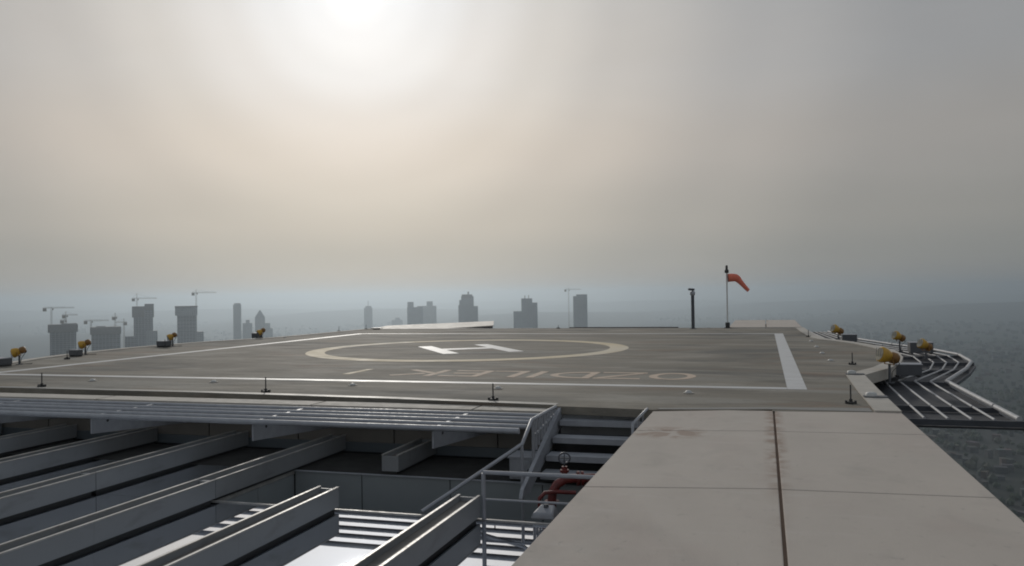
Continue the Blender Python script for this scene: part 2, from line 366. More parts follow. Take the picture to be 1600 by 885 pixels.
# ============================================================ TOWERS
def tower(name_, label, D, blocks, group='hazy high-rise towers on the skyline', cat='tower', yawo=0.0, depth=.7):
    """blocks: (part, px0, px1, py_top, material, py_bottom or None[, dz forward])"""
    xs = [(b[1]+b[2])/2 for b in blocks]; cx = (min(b[1] for b in blocks)+max(b[2] for b in blocks))/2
    base = at_dist(cx, 500, D); az = math.atan2(base.x, base.y)
    root = thing(name_, (base.x, base.y, GZ), label, cat, group)
    root.rotation_euler = (0, 0, -az + yawo)
    c2 = math.cos(az+yaw)**2        # true width seen at this angle off the lens axis
    for bi, b in enumerate(blocks):
        part, x0, x1, yt, mt, yb = b[:6]; fwd = b[6] if len(b) > 6 else bi*.8
        w = (x1-x0)/f_px*D*c2; X = (((x0+x1)/2)-cx)/f_px*D*c2
        zt = at_dist((x0+x1)/2, yt, D).z - GZ
        zb = -5 if yb is None else at_dist((x0+x1)/2, yb, D).z - GZ
        wd = max(w*depth, 14)
        m = MB()
        if len(b) > 7 and b[7] == 'taper':       # pyramid top
            m.add([(X-w/2,-wd/2,zb),(X+w/2,-wd/2,zb),(X+w/2,wd/2,zb),(X-w/2,wd/2,zb),(X-w*.06,-1,zt),(X+w*.06,-1,zt),(X+w*.06,1,zt),(X-w*.06,1,zt)],
                  [(4,5,6,7),(0,1,5,4),(1,2,6,5),(2,3,7,6),(3,0,4,7)])
        else:
            m.box(X-w/2, X+w/2, -wd/2-fwd, wd/2, zb, zt)
        me = m
        o = bpy.data.objects.new(part, None)
        mesh = bpy.data.meshes.new(part); mesh.from_pydata(me.v, [], me.f); mesh.materials.append(M[mt])
        o = bpy.data.objects.new(part, mesh); COL.objects.link(o); o.parent = root
        # slab lines: thin projecting floors near the top of each block so that the edge is not knife clean
        if part == 'wall' and zt-zb > 60:
            s2 = MB(); k = 0
            z = zt-7.6
            while z > max(zb, 100) and k < 40:
                s2.box(X-w/2-.4, X+w/2+.4, -wd/2-fwd-.6, -wd/2-fwd+.3, z, z+.7); z -= 7.6; k += 1
            ms = bpy.data.meshes.new('floor_slabs'); ms.from_pydata(s2.v, [], s2.f); ms.materials.append(M['tower_pale'])
            so = bpy.data.objects.new('floor_slabs', ms); COL.objects.link(so); so.parent = root
    return root
def crane(label, D, mast_x, top_y, base_y, jib0, jib1, apex_y, cw_side=-1, droop=0.0):
    base = at_dist(mast_x, base_y, D); az = math.atan2(base.x, base.y)
    root = thing('tower_crane', base, label, 'crane', 'tower cranes over the construction sites'); root.rotation_euler = (0, 0, -az)
    zt = at_dist(mast_x, top_y, D).z - base.z; za = at_dist(mast_x, apex_y, D).z - base.z
    k = D/f_px*math.cos(az+yaw)**2
    def ob(n, m):
        me = bpy.data.meshes.new(n); me.from_pydata(m.v, [], m.f); me.materials.append(M['crane'])
        o = bpy.data.objects.new(n, me); COL.objects.link(o); o.parent = root
    w = 1.1
    m = MB()
    for sx in (-w, w):
        for sy in (-w, w): m.bar((sx, sy, -4), (sx, sy, zt), .45, .45)
    z = 0
    while z < zt-3: m.bar((-w,-w,z),(w,-w,z+3),.25,.25); m.bar((w,w,z),(-w,w,z+3),.25,.25); z += 3
    ob('mast', m)
    a, b = (jib0-mast_x)*k, (jib1-mast_x)*k
    m = MB(); lo = min(a, b); hi = max(a, b)
    m.bar((lo,-.8,zt),(hi,-.8,zt+droop),.55,.55); m.bar((lo,.8,zt),(hi,.8,zt+droop),.55,.55); m.bar((lo*.9,0,zt+1.8),(hi*.98,0,zt+1.6+droop),.45,.45)
    n = int((hi-lo)/4)
    for i in range(n):
        x = lo+(hi-lo)*i/n; m.bar((x,0,zt+1.7),(x+2,-.8,zt),.25,.25)
    ob('jib', m)
    m = MB(); m.bar((0,0,zt),(0,0,za),.9,.9); m.bar((0,0,za),(hi*.6,0,zt+2),.2,.2); m.bar((0,0,za),(lo*.8,0,zt+2),.2,.2); ob('tower_head', m)
    cx = lo if cw_side < 0 else hi
    m = MB(); m.box(cx-(0 if cw_side < 0 else 6), cx+(6 if cw_side < 0 else 0), -1.8, 1.8, zt-5.5, zt+.5); ob('counterweight', m)
    m = MB(); m.box(.8, 3.4, -1.4, 1.4, zt-3.2, zt-.4); ob('cab', m)

SITE = 'concrete towers under construction'
tower('unfinished_tower', 'broad dark unfinished tower at far left with two cranes on its roof', 1700,
      [('wall', 78, 119, 512, 'tower_raw', None), ('bare_column', 79, 81.5, 519, 'tower_strip', None, 4), ('bare_column', 88, 89.5, 519, 'tower_strip', None, 4), ('bare_column', 99, 100, 519, 'tower_strip', None, 4), ('bare_column', 111, 113, 519, 'tower_strip', None, 4), ('top_storeys', 75, 121.5, 507, 'tower_net', 519, 6), ('core', 96, 120, 505.5, 'tower_net', 508, 3)], SITE)
tower('unfinished_tower', 'wide dark unfinished block, second from the left, crane mast beside its right edge', 1750,
      [('wall', 143, 188, 514, 'tower_raw', None), ('bare_column', 144, 146.5, 522, 'tower_strip', None, 4), ('bare_column', 157, 159, 522, 'tower_strip', 531, 4), ('bare_column', 168, 170, 522, 'tower_strip', 531, 4), ('bare_column', 184, 187, 522, 'tower_strip', None, 4), ('top_storeys', 141, 189, 511, 'tower_net', 522, 6), ('core', 150, 165, 510, 'tower_net', 513, 3)], SITE)
tower('low_block', 'small low block in the gap left of the third unfinished tower', 1800, [('wall', 195, 213, 526, 'tower_raw', None)], SITE, 'building')
tower('unfinished_tower', 'tall waisted unfinished tower with stepped top and lower annex on its right', 1900,
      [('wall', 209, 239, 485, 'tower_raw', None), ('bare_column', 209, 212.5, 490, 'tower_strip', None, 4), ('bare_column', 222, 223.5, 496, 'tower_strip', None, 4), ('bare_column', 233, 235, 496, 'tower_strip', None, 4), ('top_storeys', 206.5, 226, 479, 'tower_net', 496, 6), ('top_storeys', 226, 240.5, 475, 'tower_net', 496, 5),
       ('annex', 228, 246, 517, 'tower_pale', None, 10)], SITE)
tower('unfinished_tower', 'square topped unfinished tower with one tall crane at its right edge', 1900,
      [('wall', 277, 307, 482, 'tower_raw', None), ('bare_column', 277, 280.5, 493, 'tower_strip', None, 4), ('bare_column', 299, 300.5, 493, 'tower_strip', None, 4), ('top_storeys', 274, 308.5, 479, 'tower_pale', 493, 5), ('top_edge', 273.5, 309, 478.3, 'tower_net', 480.5, 7), ('annex', 306, 318, 518, 'tower_pale', None, 8)], SITE)
tower('slim_tower', 'slim flat topped tower beside the pointed tower', 2900, [('wall', 364.5, 377, 476, 'tower_glass', None), ('roof_plant', 366, 376, 474, 'tower_pale', 477)])
tower('short_tower', 'short tower squeezed between the slim tower and the pointed tower', 3000, [('wall', 379, 394, 505, 'tower_glass', None), ('roof_plant', 384, 390, 500, 'tower_pale', 506)])
tower('pointed_tower', 'pointed tower with pyramid roof on the left skyline', 3000,
      [('wall', 398.5, 414, 495, 'tower_glass', None), ('pyramid_roof', 399, 413.5, 485, 'tower_glass', 495, 0, 'taper')])
tower('stepped_block', 'lower block leaning against the right of the pointed tower', 3050, [('wall', 411.5, 422, 505, 'tower_glass', None), ('low_wing', 420, 426, 513, 'tower_glass', None)], cat='building')
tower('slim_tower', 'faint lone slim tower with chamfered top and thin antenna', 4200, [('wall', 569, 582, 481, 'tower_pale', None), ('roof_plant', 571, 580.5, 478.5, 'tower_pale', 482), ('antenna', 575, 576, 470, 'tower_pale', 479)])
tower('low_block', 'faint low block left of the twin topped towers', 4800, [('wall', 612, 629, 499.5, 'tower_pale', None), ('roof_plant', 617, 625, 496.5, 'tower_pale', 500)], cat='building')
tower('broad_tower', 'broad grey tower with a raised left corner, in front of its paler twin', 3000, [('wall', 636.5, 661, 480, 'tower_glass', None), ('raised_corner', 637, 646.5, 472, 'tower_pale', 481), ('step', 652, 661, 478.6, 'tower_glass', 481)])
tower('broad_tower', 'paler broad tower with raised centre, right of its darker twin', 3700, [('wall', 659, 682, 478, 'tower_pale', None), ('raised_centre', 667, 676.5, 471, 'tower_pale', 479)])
tower('stepped_tower', 'stepped dark tower with narrow shoulders and a roof antenna, behind the wedge plate', 2600,
      [('wall', 721, 740.5, 463, 'tower_glass', None), ('crown', 722, 738.5, 460.3, 'tower_net', 466, 4), ('shoulder', 718, 727, 469, 'tower_glass', None), ('shoulder', 716.5, 722, 477, 'tower_glass', None),
       ('annex', 739, 747, 478.5, 'tower_glass', None), ('antenna', 731, 733.5, 456, 'tower_net', 461)])
tower('triple_tower', 'three step tower, tallest in the middle, right of the wedge plate', 2350,
      [('wall', 815, 832, 466.5, 'tower_glass', None), ('wall', 830, 840, 473, 'tower_glass', None), ('low_wing', 802.5, 817, 486.5, 'tower_glass', None), ('antenna', 820, 821.2, 462, 'tower_net', 467), ('antenna', 826, 827, 461.5, 'tower_net', 467)])
tower('curved_top_tower', 'flat topped tower with lower left corner beside a lone crane', 2500,
      [('wall', 901, 918, 460.2, 'tower_glass', None), ('low_corner', 896, 903, 463, 'tower_glass', None)])
crane('long jib crane on the roof of the leftmost unfinished tower', 1700, 80.5, 482, 508, 67, 117, 480, -1)
crane('short crane at the middle of the leftmost unfinished tower', 1690, 103, 493, 507, 97, 122, 487, -1)
crane('stub crane just below the short crane on the leftmost tower', 1720, 101, 501, 507, 94, 104, 500, -1)
crane('crane over the left end of the second unfinished block', 1740, 142, 502, 513, 131, 171, 500, -1)
crane('short crane on the right part of the second unfinished block', 1760, 180, 496, 512, 175, 184, 489, -1)
crane('freestanding crane in the gap right of the second unfinished block', 1730, 194, 504, 556, 181, 199, 498, 1)
crane('crane above the tall waisted unfinished tower', 1900, 214, 467, 481, 206, 246, 459, -1)
crane('tallest crane at the right edge of the square topped tower', 1890, 307, 458, 520, 300, 339, 453, -1)
crane('lone tall crane left of the flat topped tower', 2400, 889.5, 453, 530, 883, 909, 450, -1)

# ============================================================ HOST BUILDING
XR, XL = 1.77, -19.8
PADY0, PADY1 = 12.4, 39.4
FZ = -.9           # roof glass level
sky_b = thing('skyscraper', (-9, 14, GZ), 'host skyscraper whose flat roof carries the helipad, walkways and glass roof', 'building')
m = MB(); m.box(-22.5, 1.72, -14, 62, GZ, -2.45); m.box(-22.5, 1.72, 11.05, 62, -2.44, FZ-.355); m.build('facade', 'facade', sky_b)
m = MB(); m.box(-22.5, -1.58, 11.03, PADY0+.05, FZ-.35, FZ); m.build('roof_membrane', 'membrane', sky_b)
m = MB(); m.box(-22.5, -1.58, -14, 9.06, FZ-.10, FZ); m.build('glass_roof', 'glass', sky_b)
m = MB(); m.box(-22.5, -6.86, 9.064, 11.026, FZ-.10, FZ); m.build('glass_roof', 'glass', sky_b)
m = MB(); m.box(-6.83, -1.6, 9.064, 9.10, FZ-.10, FZ+.012); m.box(-6.857, -6.80, 9.102, 11.0, FZ-.05, FZ+.006)
m.build('glass_roof_trim', 'fin_lip', sky_b)
# open recess behind the glass edge, lined with grey panels
m = MB(); px_ = (-6.79, -5.68, -4.30, -2.95, -1.6)
for a, b in zip(px_, px_[1:]): m.box(a+.008, b-.008, 10.99, 11.02, -2.3, FZ-.012)
m.build('recess_panels', 'recess', sky_b)
m = MB(); m.box(-6.80, -1.6, 10.975, 11.03, FZ-.010, FZ+.004); m.build('recess_rim', 'steel', sky_b)
m = MB()
for a, b in ((9.1, 10.05), (10.06, 10.98)): m.box(-6.83, -6.80, a, b, -2.3, FZ-.055)
m.build('recess_side', 'recess', sky_b)
m = MB(); m.box(-6.8, -1.6, 9.1, 10.98, -2.4, -2.3); m.build('recess_floor', 'membrane', sky_b)
# wall under the pad, in panels with open joints
m = MB(); x = -20.3
while x < -3.3:
    x1 = min(x+1.8, -3.2); m.box(x+.012, x1-.012, 12.58, 12.75, FZ+.16, -.14); x += 1.8
m.build('roof_wall', 'wall', sky_b)
m = MB(); m.box(-20.3, -3.2, 12.56, 12.75, FZ+.004, FZ+.157); m.build('wall_flashing', 'wall_low', sky_b)
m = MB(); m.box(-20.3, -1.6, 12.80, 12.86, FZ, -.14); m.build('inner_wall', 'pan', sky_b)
# upstand along the left of the roof
m = MB(); m.box(-22.5, -22.3, -14, 62, FZ-.3, -.5); m.build('parapet', 'wall', sky_b)

# walkway (the broad precast coping the camera stands on), one slab per panel
wk = thing('walkway', (0, 5, 0), 'broad beige precast walkway with dark open joints running up to the pad', 'walkway'); wk['kind'] = 'structure'
del wk['category']
ys = [-6, -2.6, .9, 4.2, 7.47, 10.53, 12.42]
for (x0, x1, sk0, sk1) in ((-1.55, .086, -.30, 0.0), (.112, 1.77, 0.0, .10)):
    for i_, (a, b) in enumerate(zip(ys, ys[1:])):
        g_ = .008; e_ = 0 if b > 12 else g_
        sb0, sb1 = (sk0, sk1) if b < 12 else ((-.50, -.02) if x0 < 0 else (0, .1))
        m = MB(); m.prism([(x0, a+sk0+g_), (x1, a+sk1+g_), (x1, b+sb1-e_), (x0, b+sb0-e_)], -.16, 0 if x0 < 0 else -.004)
        m.build('slab', 'walk', wk, bevel=.008)
m = MB(); m.box(-1.54, 1.76, -6, 12.38, -.75, -.03); m.build('joint_bed', 'joint', wk)
m = MB(); m.box(-1.55, 1.76, -6, 12.41, FZ-.34, -.752); m.build('side_wall', 'wall', wk)
# rust run beside the joint and at the left edge near the pad
# far walkway behind the pad
wf = thing('far_walkway', (0, 44, 0), 'beige precast walkway continuing beyond the far right corner of the pad', 'walkway'); wf['kind'] = 'structure'; del wf['category']
for (x0, x1) in ((-1.6, .03), (.07, 1.6)):
    for a, b in ((39.46, 43.9), (43.93, 49)):
        m = MB(); m.box(x0, x1, a, b, -.2, .03); m.build('slab', 'walk', wf, bevel=.01)
m = MB(); m.box(-1.6, 1.6, 39.46, 49, FZ-.3, -.205); m.build('side_wall', 'wall', wf)

# ============================================================ HELIPAD
right = [(1.77,12.42),(1.80,15.2),(1.85,17.5),(2.12,18.2),(2.50,19.1),(2.92,20.5),(3.22,22.2),(3.38,24.0),(3.31,25.6),(2.98,27.6),(2.5,29.1),(2.12,30.0),(1.90,31.0),(1.74,35.0),(1.66,39.4)]
CX = -8.98
left = [(2*CX-x-.15*(1 if y > 14 else 1), y) for x, y in right]
outer = [(XL-.0, 12.75)] if False else []
near_edge = [(-19.9,12.78),(-14.5,12.76),(-10,12.74),(-6,12.55),(-3.06,12.28),(-3.06,12.20),(-1.62,12.08),(-1.58,12.08),(-1.54,12.10)]
def offset_line(pts, d):
    res = []
    for i, p in enumerate(pts):
        a = Vector(pts[max(0,i-1)]); b = Vector(pts[min(len(pts)-1,i+1)]); t = (b-a).normalized(); n = Vector((t.y, -t.x))
        res.append((p[0]+n.x*d, p[1]+n.y*d))
    return res
pad = thing('helipad', (-8.95, 24.6, 0), 'grey rooftop helicopter pad with cream circle, white H and white square', 'helipad')
inR = offset_line(right, -.34); inL = offset_line(left, .34)
inR[0] = (inR[0][0], 12.424); inR[-1] = (inR[-1][0], 39.1); inL[0] = (inL[0][0], 12.79); inL[-1] = (inL[-1][0], 39.1)
poly = near_edge[:0] + [(-19.55,12.79)] + near_edge[1:] + [(1.43,12.424)] + inR[1:] + list(reversed(inL[1:]))
m = MB(); m.prism(poly, -.12, 0); m.build('deck', 'deck', pad)
# curb ribbon each side and the far edge
m = MB(); m.ribbon(inR, right, -.2, .022); m.build('edge_curb', 'curb', pad)
m = MB(); m.ribbon(inL, left, -.2, .022); m.build('edge_curb', 'curb', pad)
m = MB(); m.box(left[-1][0], 1.66, 39.1, 39.45, -.2, .01); m.build('edge_curb', 'deck_edge', pad)
# near edge strip, dark tone stands in for shadow, and the pad's underside slab
m = MB()
na_ = [(-19.5,12.80),(-14.5,12.77),(-10,12.75),(-6,12.56),(-3.07,12.29)]; nb_ = [(x, y+.20) for x, y in na_]
m.ribbon(na_, nb_, .001, .005); m.ribbon([(-1.5,12.12),(0,12.42),(1.40,12.43)], [(-1.5,12.25),(0,12.62),(1.40,12.8)], .001, .005); m.build('edge_strip', 'deck_edge', pad)
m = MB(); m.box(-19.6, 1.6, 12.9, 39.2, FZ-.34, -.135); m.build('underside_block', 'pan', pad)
# painted markings
m = MB(); m.box(.35, .67, 14.98, 34.25, .001, .004); m.build('boundary_line', 'white_paint', pad)
m = MB(); m.box(-17.75, -17.45, 14.98, 34.25, .001, .004); m.build('boundary_line', 'white_paint', pad)
m = MB(); m.box(-17.445, .345, 14.98, 15.24, .001, .004); m.build('boundary_line', 'white_paint', pad)
m = MB(); m.box(-17.445, .345, 33.95, 34.25, .001, .004); m.build('boundary_line', 'white_paint', pad)
cxy = (-8.95, 24.64); n = 128
a_ = [(cxy[0]+4.43*math.cos(2*PI*k/n), cxy[1]+4.43*math.sin(2*PI*k/n)) for k in range(n)]
b_ = [(cxy[0]+5.0*math.cos(2*PI*k/n), cxy[1]+5.0*math.sin(2*PI*k/n)) for k in range(n)]
m = MB(); m.ribbon(a_, b_, .001, .0045, closed=True); m.build('touchdown_circle', 'cream_paint', pad)
m = MB()
d = Vector((-.565, .825)); s_ = Vector((.825, .565)); c0 = Vector(cxy)+Vector((-.03,-.02))
def quad(m, c, u, v, hu, hv, z=.004): 
    P = [c+u*hu*i+v*hv*j for i, j in ((-1,-1),(1,-1),(1,1),(-1,1))]
    m.prism([(p.x,p.y) for p in P], .001, z)
quad(m, c0-s_*.98, s_, d, .235, 1.9); quad(m, c0+s_*.98, s_, d, .235, 2.0); quad(m, c0+d*.05, s_, d, .742, .30)
m.build('letter_h', 'white_paint', pad)
# lettering, written to be read from the far side (so upside down from here)
SW = .17
def glyph(ch, x):     # local frame: u to the reader's right = -X, v up = -Y; x = right-hand image end of the letter, letter 0.93 x 1.3
    w, h = .93, 1.32; Y1 = 17.56
    def st(u0, v0, u1, v1):
        a = Vector((x-u0*w, Y1-v0*h)); b = Vector((x-u1*w, Y1-v1*h)); t = (b-a).normalized(); nn = Vector((-t.y, t.x))*SW/2
        a2 = a-t*SW*.0; return [(q.x, q.y) for q in (a2+nn, b+nn, b-nn, a2-nn)]
    L = []
    if ch == 'O' or ch == 'D':
        m = MB(); n = 36
        if ch == 'O':
            A = [(x-.5*w+(.5*w)*math.cos(2*PI*k/n), Y1-.5*h+.5*h*math.sin(2*PI*k/n)) for k in range(n)]
            B = [(x-.5*w+(.5*w-SW)*math.cos(2*PI*k/n), Y1-.5*h+(.5*h-SW)*math.sin(2*PI*k/n)) for k in range(n)]
            m.ribbon(B, A, .001, .004, closed=True)
        else:
            m.prism([(x,Y1),(x-SW,Y1),(x-SW,Y1-h),(x,Y1-h)], .001, .004)
            A = []; B = []
            for k in range(19):
                t = PI/2+PI*k/18
                A.append((x-SW-.002+(w-SW)*math.cos(t), Y1-h/2+h/2*math.sin(t))); B.append((x-SW-.002+(w-2*SW)*math.cos(t), Y1-h/2+(h/2-SW)*math.sin(t)))
            m.ribbon(B, A, .001, .004)
        return m
    m = MB(); hs = SW/2/h; ws = SW/2/w
    segs = {'Z': [(0,1-hs,1,1-hs),(0,hs,1,hs),(1-ws*1.2,1-2*hs-.01,ws*1.2,2*hs+.01)],
            'I': [(ws,0,ws,1)], 'L': [(ws,0,ws,1),(2*ws+.002,hs,.85,hs)],
            'E': [(ws,0,ws,1),(2*ws+.002,hs,.95,hs),(2*ws+.002,.5,.8,.5),(2*ws+.002,1-hs,.95,1-hs)],
            'K': [(ws,0,ws,1),(2*ws+.01,.52,1,.02),(.36,.60,1,.98)]}[ch]
    if x < -8: segs = [(ws, .02, ws, .92)]       # the last stroke is a little shorter
    for q in segs: m.prism(st(*q), .001, .004)
    return m
for ch, x in (('O',-1.33),('Z',-2.37),('D',-3.38),('I',-4.52),('L',-4.93),('E',-5.74),('K',-6.78),('I',-8.72)):
    glyph(ch, x).build('letter', 'cream_paint' if x < -8 else 'faded_paint', pad)

# inset perimeter lights and small edge markers
def deck_light(x, y, label):
    r = thing('deck_light', (x, y, 0), label, 'light', 'small white perimeter lights set in the pad')
    m = MB(); m.tube([(x,y,.0),(x,y,.015)], .09, 14); m.build('flange', 'curb', r)
    m = MB(); m.tube([(x,y,.015),(x,y,.035),(x,y,.05)], [.06,.052,.025], 14); m.build('dome', 'stone_white', r)
deck_light(-13.54,14.13,'perimeter light at the left end of the near row, beside the leftmost spike')
deck_light(-10.7,14.33,'perimeter light left of the second spike in the near row')
deck_light(-7.54,14.26,'perimeter light in the near row right of the second spike')
deck_light(-4.61,14.21,'perimeter light in the near row just behind the third spike')
deck_light(-1.24,14.12,'perimeter light in the near row in front of the large painted O')
deck_light(1.2,14.3,'perimeter light at the right end of the near row beside the right spike') if False else None
for (x, y, l) in ((1.45,28.9,'farthest perimeter light outside the right white line'),(1.45,26.03,'second farthest perimeter light outside the right white line'),
                  (1.44,23.44,'middle perimeter light outside the right white line'),(1.48,21.05,'nearest perimeter light outside the right white line'),
                  (-19.5,30.9,'left edge perimeter light near the farthest left floodlight')): deck_light(x, y, l)
def puck(x, y, rz, label):
    r = thing('curb_light', (x, y, .022), label, 'light', 'flat lights bolted on the right curb')
    m = MB(); m.box(x-.17,x+.17,y-.09,y+.09,.022,.04); m.build('base_plate', 'box', r)  # dark plate doubles as the light's cast shadow on the curb
    m = MB(); m.tube([(x-.06,y,.04),(x-.06,y,.085),(x-.06,y,.10)], [.085,.08,.04], 14); m.build('dome', 'stone_white', r)
    return r
puck(1.68,17.6,0,'flat curb light at the inner corner where the right curb turns out'); puck(1.62,13.95,0,'flat curb light nearest the walkway on the right curb')
def spike(x, y, h, label):
    r = thing('edge_spike', (x, y, 0), label, 'marker', 'dark upright spikes along the pad edge')
    m = MB(); m.tube([(x,y,.03),(x,y,h)], .011, 8); m.build('rod', 'black', r)
    m = MB(); m.box(x-.08,x+.08,y-.03,y+.03,.0,.03); m.box(x-.03,x+.03,y-.08,y-.031,.0,.03); m.box(x-.03,x+.03,y+.031,y+.08,.0,.03)
    m.tube([(x,y,.028),(x,y,.07)], .025, 8); m.box(x-.08,x-.05,y-.025,y+.025,.031,.048); m.box(x+.05,x+.08,y-.025,y+.025,.031,.048)
    m.build('cross_base', 'black', r)
for (x, y, h, l) in ((-13.75,13.05,.28,'edge spike at the far left of the near edge'),(-8.63,13.03,.27,'edge spike left of centre on the near edge, above the third roof fin'),
    (-4.2,12.68,.27,'edge spike near the stair handrail on the near edge'),(1.2,13.26,.28,'edge spike beside the right end of the near white line'),
    (1.87,20.12,.27,'edge spike on the right side of the pad next to the near floodlight'),(1.5,31.8,.25,'edge spike near the far right floodlight'),
    (-19.4,19.3,.25,'edge spike beside the second floodlight on the left edge'),(-20.3,24.5,.28,'edge spike beside the third floodlight on the left edge'),
    (-20.2,30.2,.25,'edge spike beside the fourth floodlight on the left edge'),(-19.9,36.3,.25,'edge spike at the far left, last but one before the corner'),
    (-19.6,38.6,.25,'edge spike at the far left corner of the pad'),(-9.6,39.2,.16,'short spike in the middle of the far edge')): spike(x, y, h, l)

# ============================================================ FLOODLIGHTS
def floodlight(x, y, z, face, h, label, s=1.0, tilt=-.18):
    """face = direction (unit xy) the big lamp bowl looks; tilt = up or down component"""
    r = thing('floodlight', (x, y, z), label, 'floodlight', 'yellow floodlights round the pad')
    f = Vector((face[0], face[1], tilt)).normalized(); c = Vector((x, y, z+h)) + f*.05*s
    m = MB(); m.tube([(x,y,z+.012),(x,y,z+h-.12*s)], .026, 10); m.build('stem', 'box', r)
    m = MB(); m.tube([(x,y,z),(x,y,z+.014)], .09, 14); m.build('base_flange', 'box', r)
    m = MB(); P = [c+f*t for t in (.13*s,.12*s,.08*s,.02*s,-.04*s,-.07*s)]; m.tube(P, [.118*s,.132*s,.135*s,.122*s,.095*s,.075*s], 20); bo = m.build('lamp_bowl', 'yellow', r)
    m = MB(); m.tube([c+f*.132*s, c+f*.138*s], .112*s, 20); m.build('lens', 'lens', bo)
    m = MB(); P = [c-f*t for t in (.072*s,.09*s,.17*s,.21*s,.225*s)]; m.tube(P, [.075*s,.100*s,.098*s,.075*s,.04*s], 18); m.build('rear_housing', 'orange_dark', r)
    side = f.cross(Vector((0,0,1))).normalized(); pv_ = Vector((x,y,z+h-.13*s))
    m = MB()
    for sg in (-1, 1): m.bar(c+side*sg*.145*s-f*.02*s, pv_+side*sg*.145*s, .03, .012)
    m.bar(pv_-side*.15*s, pv_+side*.15*s, .03, .014); m.build('yoke', 'orange_dark', r)
    m = MB(); q0 = c-f*.2*s; m.tube([q0, q0+Vector((0,0,-.07*s))-f*.05, Vector((x,y,z+h*.45))-f*.06, Vector((x+.03,y,z+.02)), Vector((x+.25,y+.18,z+.015))], .009, 6); m.build('cable', 'black', r)
    for k in (-1, 0, 1):
        m = MB(); m.tube([c+f*.14*s+side*k*.07*s+Vector((0,0,.105*s)), c+f*.155*s+side*k*.07*s, c+f*.14*s+side*k*.07*s-Vector((0,0,.105*s))], .005, 5); m.build('guard_bar', 'box', bo)
def u2(x, y): L = math.hypot(x, y); return (x/L, y/L)
floodlight(-19.25,17.55,0,u2(-.8,-.5),.36,'leftmost yellow floodlight, beside the dark box at the picture edge',.95,-.35)
floodlight(-20.30,20.9,.0,u2(-.8,-.5),.36,'second yellow floodlight from the left, in front of the unfinished block',.95,-.4)
floodlight(-20.35,24.95,.0,u2(-.5,-.6),.38,'third yellow floodlight from the left, beside the square topped tower',.9,-.5)
floodlight(-20.24,30.3,.0,u2(-.5,-.6),.30,'farthest left yellow floodlight, in front of the pointed tower',.95,-.6)
floodlight(2.75,35.0,-.25,u2(-.8,-.4),.34,'far right yellow floodlight beside the grey box at the far bend',1.3,.4)
floodlight(4.0,28.2,-.25,u2(-.8,-.4),.44,'middle right yellow floodlight above the bulge of the curb',1.05,.4)
floodlight(4.25,25.3,-.25,u2(-.8,-.4),.36,'outermost right yellow floodlight on the outer rails',1.05,.45)
floodlight(2.45,18.7,-.25,u2(-.85,-.35),.54,'nearest and largest yellow floodlight, by the inner corner of the right curb',1.2,.3)
def ctrl_box(x0, x1, y0, y1, z0, z1, label, light_edge=True):
    r = thing('control_box', ((x0+x1)/2,(y0+y1)/2,z0), label, 'box', 'grey control boxes beside the floodlights')
    m = MB(); m.box(x0,x1,y0,y1,z0+.04,z1); m.build('body', 'box', r, bevel=.008)
    m = MB(); m.box(x0-.015,x1+.015,y0-.015,y1+.015,z1,z1+.02); m.build('lid', 'steel', r)
    for xa in (x0+.03, x1-.08):
        m = MB(); m.box(xa,xa+.05,y0,y1,z0,z0+.04); m.build('foot', 'black', r)
ctrl_box(-19.75,-19.1,16.8,17.2,0,.20,'dark control box at the left picture edge beside the leftmost floodlight')
ctrl_box(-20.25,-19.9,20.2,20.4,0,.19,'dark control box beside the second floodlight from the left')
ctrl_box(-20.75,-20.35,24.6,24.9,0,.20,'dark control box beside the third floodlight from the left')
ctrl_box(-20.8,-20.5,30.4,30.7,0,.20,'dark control box beside the farthest left floodlight')
ctrl_box(2.72,3.22,32.7,33.1,-.25,.02,'grey control box right of the far right floodlight')
ctrl_box(4.1,4.72,26.9,27.4,-.25,.08,'grey control box between the two outer right floodlights')
ctrl_box(2.72,3.26,19.9,20.3,-.25,.02,'large grey control box right of the nearest floodlight')

# ============================================================ EDGE RAILS (bird-guard tubes on brackets)
def offset_list(pts, d): return offset_line(pts, d)
def smooth_path(pts, z, n=5):
    P = [Vector((x, y, z)) for x, y in pts]; out_ = []
    for i in range(len(P)-1):
        p0 = P[max(0,i-1)]; p1 = P[i]; p2 = P[i+1]; p3 = P[min(len(P)-1,i+2)]
        for k in range(n):
            t = k/n; out_.append(.5*((2*p1)+(p2-p0)*t+(2*p0-5*p1+4*p2-p3)*t*t+(3*p1-p0-3*p2+p3)*t**3))
    out_.append(P[-1]); return out_
inner_path = [(1.80,14.1),(1.95,19.95),(3.1,22.3),(3.5,24.6),(3.62,26.6),(3.3,28.7),(2.45,31.2),(1.98,34),(1.78,42)]
outer_path = [(3.63,14.1),(3.68,19.6),(4.70,22.7),(5.28,24.85),(5.50,27.4),(5.20,29.6),(4.35,32.3),(3.55,35.6),(2.85,42)]
